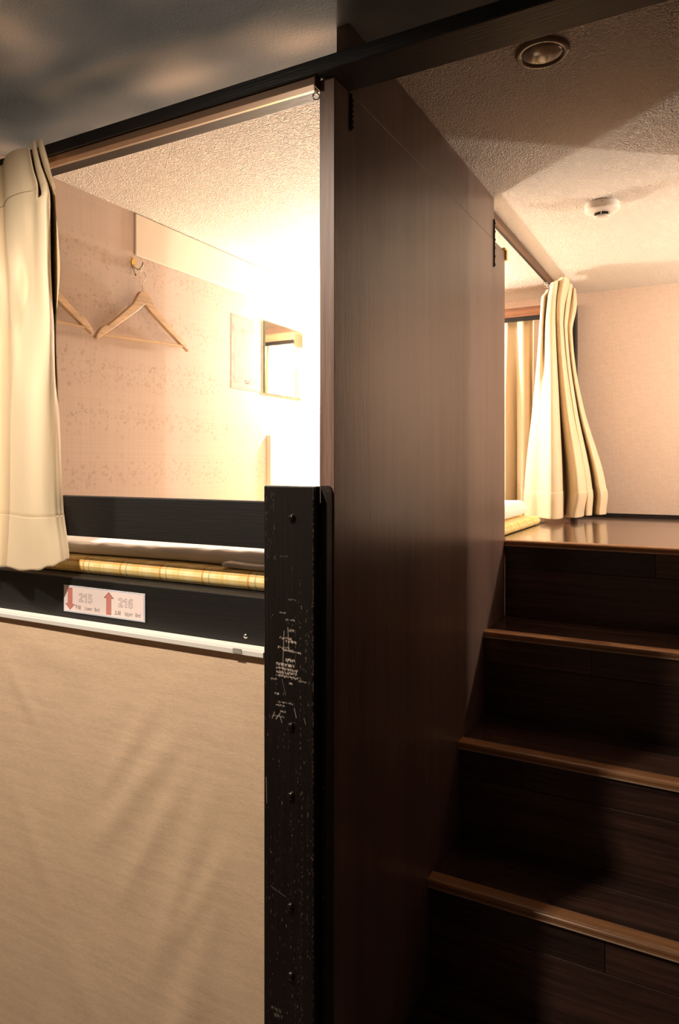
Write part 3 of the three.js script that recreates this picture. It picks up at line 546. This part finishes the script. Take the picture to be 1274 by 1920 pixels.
{
  const t = thing('poster', 'pink printed notice sheet on the bunk wall beside the mirror', 'poster');
  mesh('backing', box(X_WALL, -1.7286, 0.3165, 0.620, 2.2915, 2.5085, 0), white, t);
  const g = new THREE.PlaneGeometry(0.217, 0.3035); g.rotateY(Math.PI / 2); g.translate(-1.7282, EY + 0.46825, -2.40);
  mesh('printed_face', g, std({ map: posterTex, roughness: 0.8 }), t);
}
{ // sign with bed numbers on the front board
  const signTex = canvasTex(1200, 292, (c, w, h) => {
    c.fillStyle = 'rgb(198,204,216)'; c.fillRect(0, 0, w, h);
    c.fillStyle = 'rgb(246,228,222)'; c.fillRect(14, 12, w - 32, h - 26);
    const arrow = (x, y0, y1) => { const s = Math.sign(y1 - y0), sh = 34, hw = 70, hl = 62; c.fillStyle = 'rgb(214,134,126)'; c.strokeStyle = 'rgb(96,52,48)'; c.lineWidth = 4; c.beginPath(); c.moveTo(x - sh, y0); c.lineTo(x + sh, y0); c.lineTo(x + sh, y1 - s * hl); c.lineTo(x + hw, y1 - s * hl); c.lineTo(x, y1); c.lineTo(x - hw, y1 - s * hl); c.lineTo(x - sh, y1 - s * hl); c.closePath(); c.fill(); c.stroke(); };
    arrow(100, 26, 266); arrow(690, 262, 26);
    c.strokeStyle = 'rgb(92,70,66)'; c.lineWidth = 4; c.font = 'bold 128px sans-serif'; c.textBaseline = 'alphabetic';
    c.strokeText('215', 236, 166); c.strokeText('216', 826, 166);
    c.fillStyle = 'rgb(44,34,32)'; c.font = '54px monospace'; c.save(); c.scale(0.78, 1);
    c.fillText('Lower Bed', 324 / 0.78, 250); c.fillText('Upper Bed', 918 / 0.78, 250); c.restore();
    c.strokeStyle = 'rgb(44,34,32)'; c.lineCap = 'butt';
    const K = (x, y, s, L, lw = 5) => { c.lineWidth = lw; for (const l of L) { c.beginPath(); l.forEach(([a, b], i) => i ? c.lineTo(x + a * s, y + b * s) : c.moveTo(x + a * s, y + b * s)); c.stroke(); } };
    const shita = [[[0, 0.1], [1, 0.1]], [[0.46, 0.1], [0.46, 1]], [[0.5, 0.38], [0.8, 0.6]]];
    const ue = [[[0.46, 0], [0.46, 0.94]], [[0.46, 0.4], [0.84, 0.4]], [[0, 0.94], [1, 0.94]]];
    const dan = [[[0.4, 0.04], [0.14, 0.14], [0.14, 1]], [[0.14, 0.36], [0.42, 0.36]], [[0.14, 0.6], [0.42, 0.58]], [[0, 0.84], [0.46, 0.76]], [[0.58, 0.06], [0.58, 0.32], [0.48, 0.44]], [[0.58, 0.06], [0.86, 0.06], [0.86, 0.36], [1, 0.36]], [[0.52, 0.54], [0.92, 0.54], [0.72, 0.82], [0.46, 1]], [[0.58, 0.62], [0.78, 0.86], [1, 1]]];
    K(176, 208, 44, shita); K(224, 208, 44, dan, 4); K(772, 208, 44, ue); K(820, 208, 44, dan, 4);
  });
  const t = thing('bed_sign', 'small white sign with red arrows and bed numbers 215 and 216', 'sign');
  mesh('plate', box(-1.3099, -1.0626, -0.3322, -0.2718, 1.1082, 1.1098, 0.0004), white, t);
  const g = new THREE.PlaneGeometry(0.2465, 0.0598); g.translate(-1.18625, EY - 0.302, -1.1079); mesh('printed_face', g, std({ map: signTex, roughness: 0.3 }), t);
}
function coatHook(D, h, label) {
  const t = thing('coat_hook', label, 'hook');
  const x = X_WALL;
  const pl = new THREE.CylinderGeometry(0.0085, 0.0085, 0.003, 20); pl.scale(1, 1, 1); pl.rotateZ(Math.PI / 2); pl.scale(1, 2.0, 1); pl.translate(x + 0.0016, EY + h + 0.012, -D); mesh('plate', pl, M.brass, t);
  mesh('upper_prong', tube([V(x + 0.002, h + 0.006, D), V(x + 0.010, h - 0.006, D + 0.002), V(x + 0.022, h - 0.012, D + 0.003), V(x + 0.036, h - 0.006, D + 0.004), V(x + 0.042, h + 0.010, D + 0.005)], 0.0032, 30), M.steel, t);
  mesh('lower_prong', tube([V(x + 0.002, h + 0.002, D), V(x + 0.006, h - 0.014, D - 0.001), V(x + 0.014, h - 0.028, D - 0.004), V(x + 0.020, h - 0.033, D - 0.008)], 0.0028, 24), M.steel, t);
}
coatHook(1.748, 0.672, 'metal double hook on the bunk wall holding the full hanger');
coatHook(1.312, 0.672, 'metal double hook hidden partly behind the front curtain');
function clothesHanger(D, h, tilt, x, label) {   // h of the wire's crook, local axes: along -z, up y
  const t = thing('clothes_hanger', label, 'clothes hanger', 'hangers on the bunk wall');
  t.position.copy(V(x, h, D)); t.rotation.set(tilt, 0, 0);
  const half = s => {                       // curved wooden arm with notch near its end
    const sh = new THREE.Shape();
    sh.moveTo(0, -0.066); sh.lineTo(0.010, -0.066); sh.bezierCurveTo(0.026, -0.069, 0.032, -0.094, 0.052, -0.114); sh.lineTo(0.118, -0.164); sh.lineTo(0.162, -0.195); sh.lineTo(0.164, -0.201); sh.lineTo(0.172, -0.198); sh.bezierCurveTo(0.192, -0.204, 0.208, -0.222, 0.218, -0.240);
    sh.lineTo(0.214, -0.244); sh.lineTo(0.12, -0.186); sh.lineTo(0.03, -0.128); sh.quadraticCurveTo(0.012, -0.112, 0, -0.106); sh.closePath();
    const g = new THREE.ExtrudeGeometry(sh, { depth: 0.011, bevelEnabled: true, bevelSize: 0.002, bevelThickness: 0.002, bevelSegments: 2, curveSegments: 10 });
    g.translate(0, 0, -0.0055); uvm(g, 'x'); g.rotateY(s > 0 ? Math.PI / 2 : -Math.PI / 2); return g;
  };
  mesh('arm', half(1), M.hanger, t); mesh('arm', half(-1), M.hanger, t);
  const bar = new THREE.CylinderGeometry(0.0055, 0.0055, 0.385, 14); bar.rotateX(Math.PI / 2); bar.translate(0, -0.228, 0); mesh('bar', bar, M.hanger, t);
  const W = [[0, -0.07], [0, -0.045], [-0.004, -0.032], [-0.014, -0.018], [-0.014, -0.004], [-0.006, 0.006], [0.006, 0.005], [0.012, -0.004]].map(([a, b]) => new THREE.Vector3(0, b, -(-a) * 1));
  mesh('wire_hook', tube(W, 0.0016, 40, 8), M.steel, t);
}
clothesHanger(1.765, 0.652, 3.1 * Math.PI / 180, -1.704, 'whole pale wooden clothes hanger on the blossom wallpaper');
clothesHanger(1.327, 0.652, 0.5 * Math.PI / 180, -1.704, 'pale wooden clothes hanger half hidden by the front curtain');

// ------------------------------------------------------------------ ceiling fittings
{
  const t = thing('smoke_detector', 'round white smoke detector on the ceiling over the landing', 'smoke detector');
  t.position.copy(V(-0.323, C, 2.415));
  mesh('base', lathe([[0, 0], [0.052, 0], [0.0535, -0.002], [0.0535, -0.021], [0.052, -0.0245], [0.045, -0.027], [0.030, -0.032], [0.027, -0.0325], [0, -0.0325]]), M.whitePlastic, t);
  mesh('sensor_chamber', lathe([[0, -0.0326], [0.0235, -0.0326], [0.0235, -0.0415], [0, -0.0415]]), M.bolt, t);
  mesh('cap', lathe([[0, -0.0416], [0.025, -0.0416], [0.0252, -0.0435], [0.021, -0.0475], [0.010, -0.0485], [0, -0.0486]]), M.whitePlastic, t);
  for (let k = 0; k < 6; k++) { const a = k / 6 * Math.PI * 2 + 0.55, g = new RoundedBoxGeometry(0.004, 0.0088, 0.0028, 1, 0.0008); g.translate(0.0245, -0.037, 0); g.rotateY(a); mesh('fin', g, M.whitePlastic, t); }
  const g = new THREE.SphereGeometry(0.0014, 8, 6); g.translate(0.0535 * Math.sin(0.15), -0.010, 0.0535 * Math.cos(0.15)); mesh('indicator', g, M.bolt, t);
}
{
  const t = thing('ceiling_downlight', 'round glossy unlit downlight on the stippled ceiling above the stairs', 'downlight');
  t.position.copy(V(-0.313, C, 1.468));
  const m = std({ color: 0x8d7a66, roughness: 0.1 });
  mesh('rim', lathe([[0.041, -0.004], [0.043, -0.008], [0.049, -0.0088], [0.0535, -0.006], [0.055, 0]]), m, t);
  mesh('lens', lathe([[0, -0.0105], [0.015, -0.0101], [0.030, -0.0085], [0.0395, -0.0058], [0.042, -0.004], [0.042, 0]]), m, t);
}
DOWNLIGHTS.forEach(([x, D], i) => {
  const t = thing('downlight', i ? 'lit recessed downlight in the corridor ceiling away from the stairs' : 'lit recessed downlight in the corridor ceiling before the bunk', 'downlight');
  t.position.copy(V(x, C, D));
  mesh('rim', lathe([[0.045, -0.001], [0.047, -0.004], [0.056, -0.004], [0.058, 0]]), M.whitePlastic, t);
  const g = new THREE.CylinderGeometry(0.044, 0.044, 0.002, 32); g.translate(0, -0.0015, 0);
  mesh('glowing_lens', g, std({ color: 0xfff4e0, emissive: WARM, emissiveIntensity: 4 }), t);
  const l = new THREE.SpotLight(WARM, DOWNLIGHT, 0, 87 * Math.PI / 180, 0.65, 2); l.name = 'lamp_light'; l.position.set(0, -0.006, 0); l.castShadow = true; l.shadow.radius = 1.5; l.shadow.mapSize.set(1024, 1024);
  l.target.position.set(0, -1, 0); t.add(l); t.add(l.target); l.target.name = 'aim';
});
LAMPS.forEach(([x, h, D, s], i) => {
  const t = thing('wall_lamp', i ? 'globe wall lamp in the bunk beyond the stairs' : 'globe wall lamp on the bunk wall right of the mirror', 'lamp');
  t.position.copy(V(x, h, D));
  const wx = i ? 1.09 - x : X_WALL - x;
  const plate = lathe([[0, 0.012], [0.03, 0.012], [0.035, 0.006], [0.036, 0]], 28); plate.rotateZ(i ? Math.PI / 2 : -Math.PI / 2); plate.translate(wx, 0, 0); mesh('wall_plate', plate, M.whitePlastic, t);
  mesh('arm', tube([new THREE.Vector3(wx * 0.98, 0, 0), new THREE.Vector3(wx * 0.6, -0.005, 0), new THREE.Vector3(wx * 0.4, 0.0, 0)], 0.008, 16), M.whitePlastic, t);
  const gl = mesh('globe', new THREE.SphereGeometry(0.04, 28, 20), M.globe, t); gl.castShadow = false;
  const l = new THREE.PointLight(WARM, BUNK_LAMP, 0, 2); l.name = 'lamp_light'; l.castShadow = true; l.shadow.radius = 1.6; l.shadow.mapSize.set(1024, 1024); t.add(l);
});

renderer.render(scene, camera);
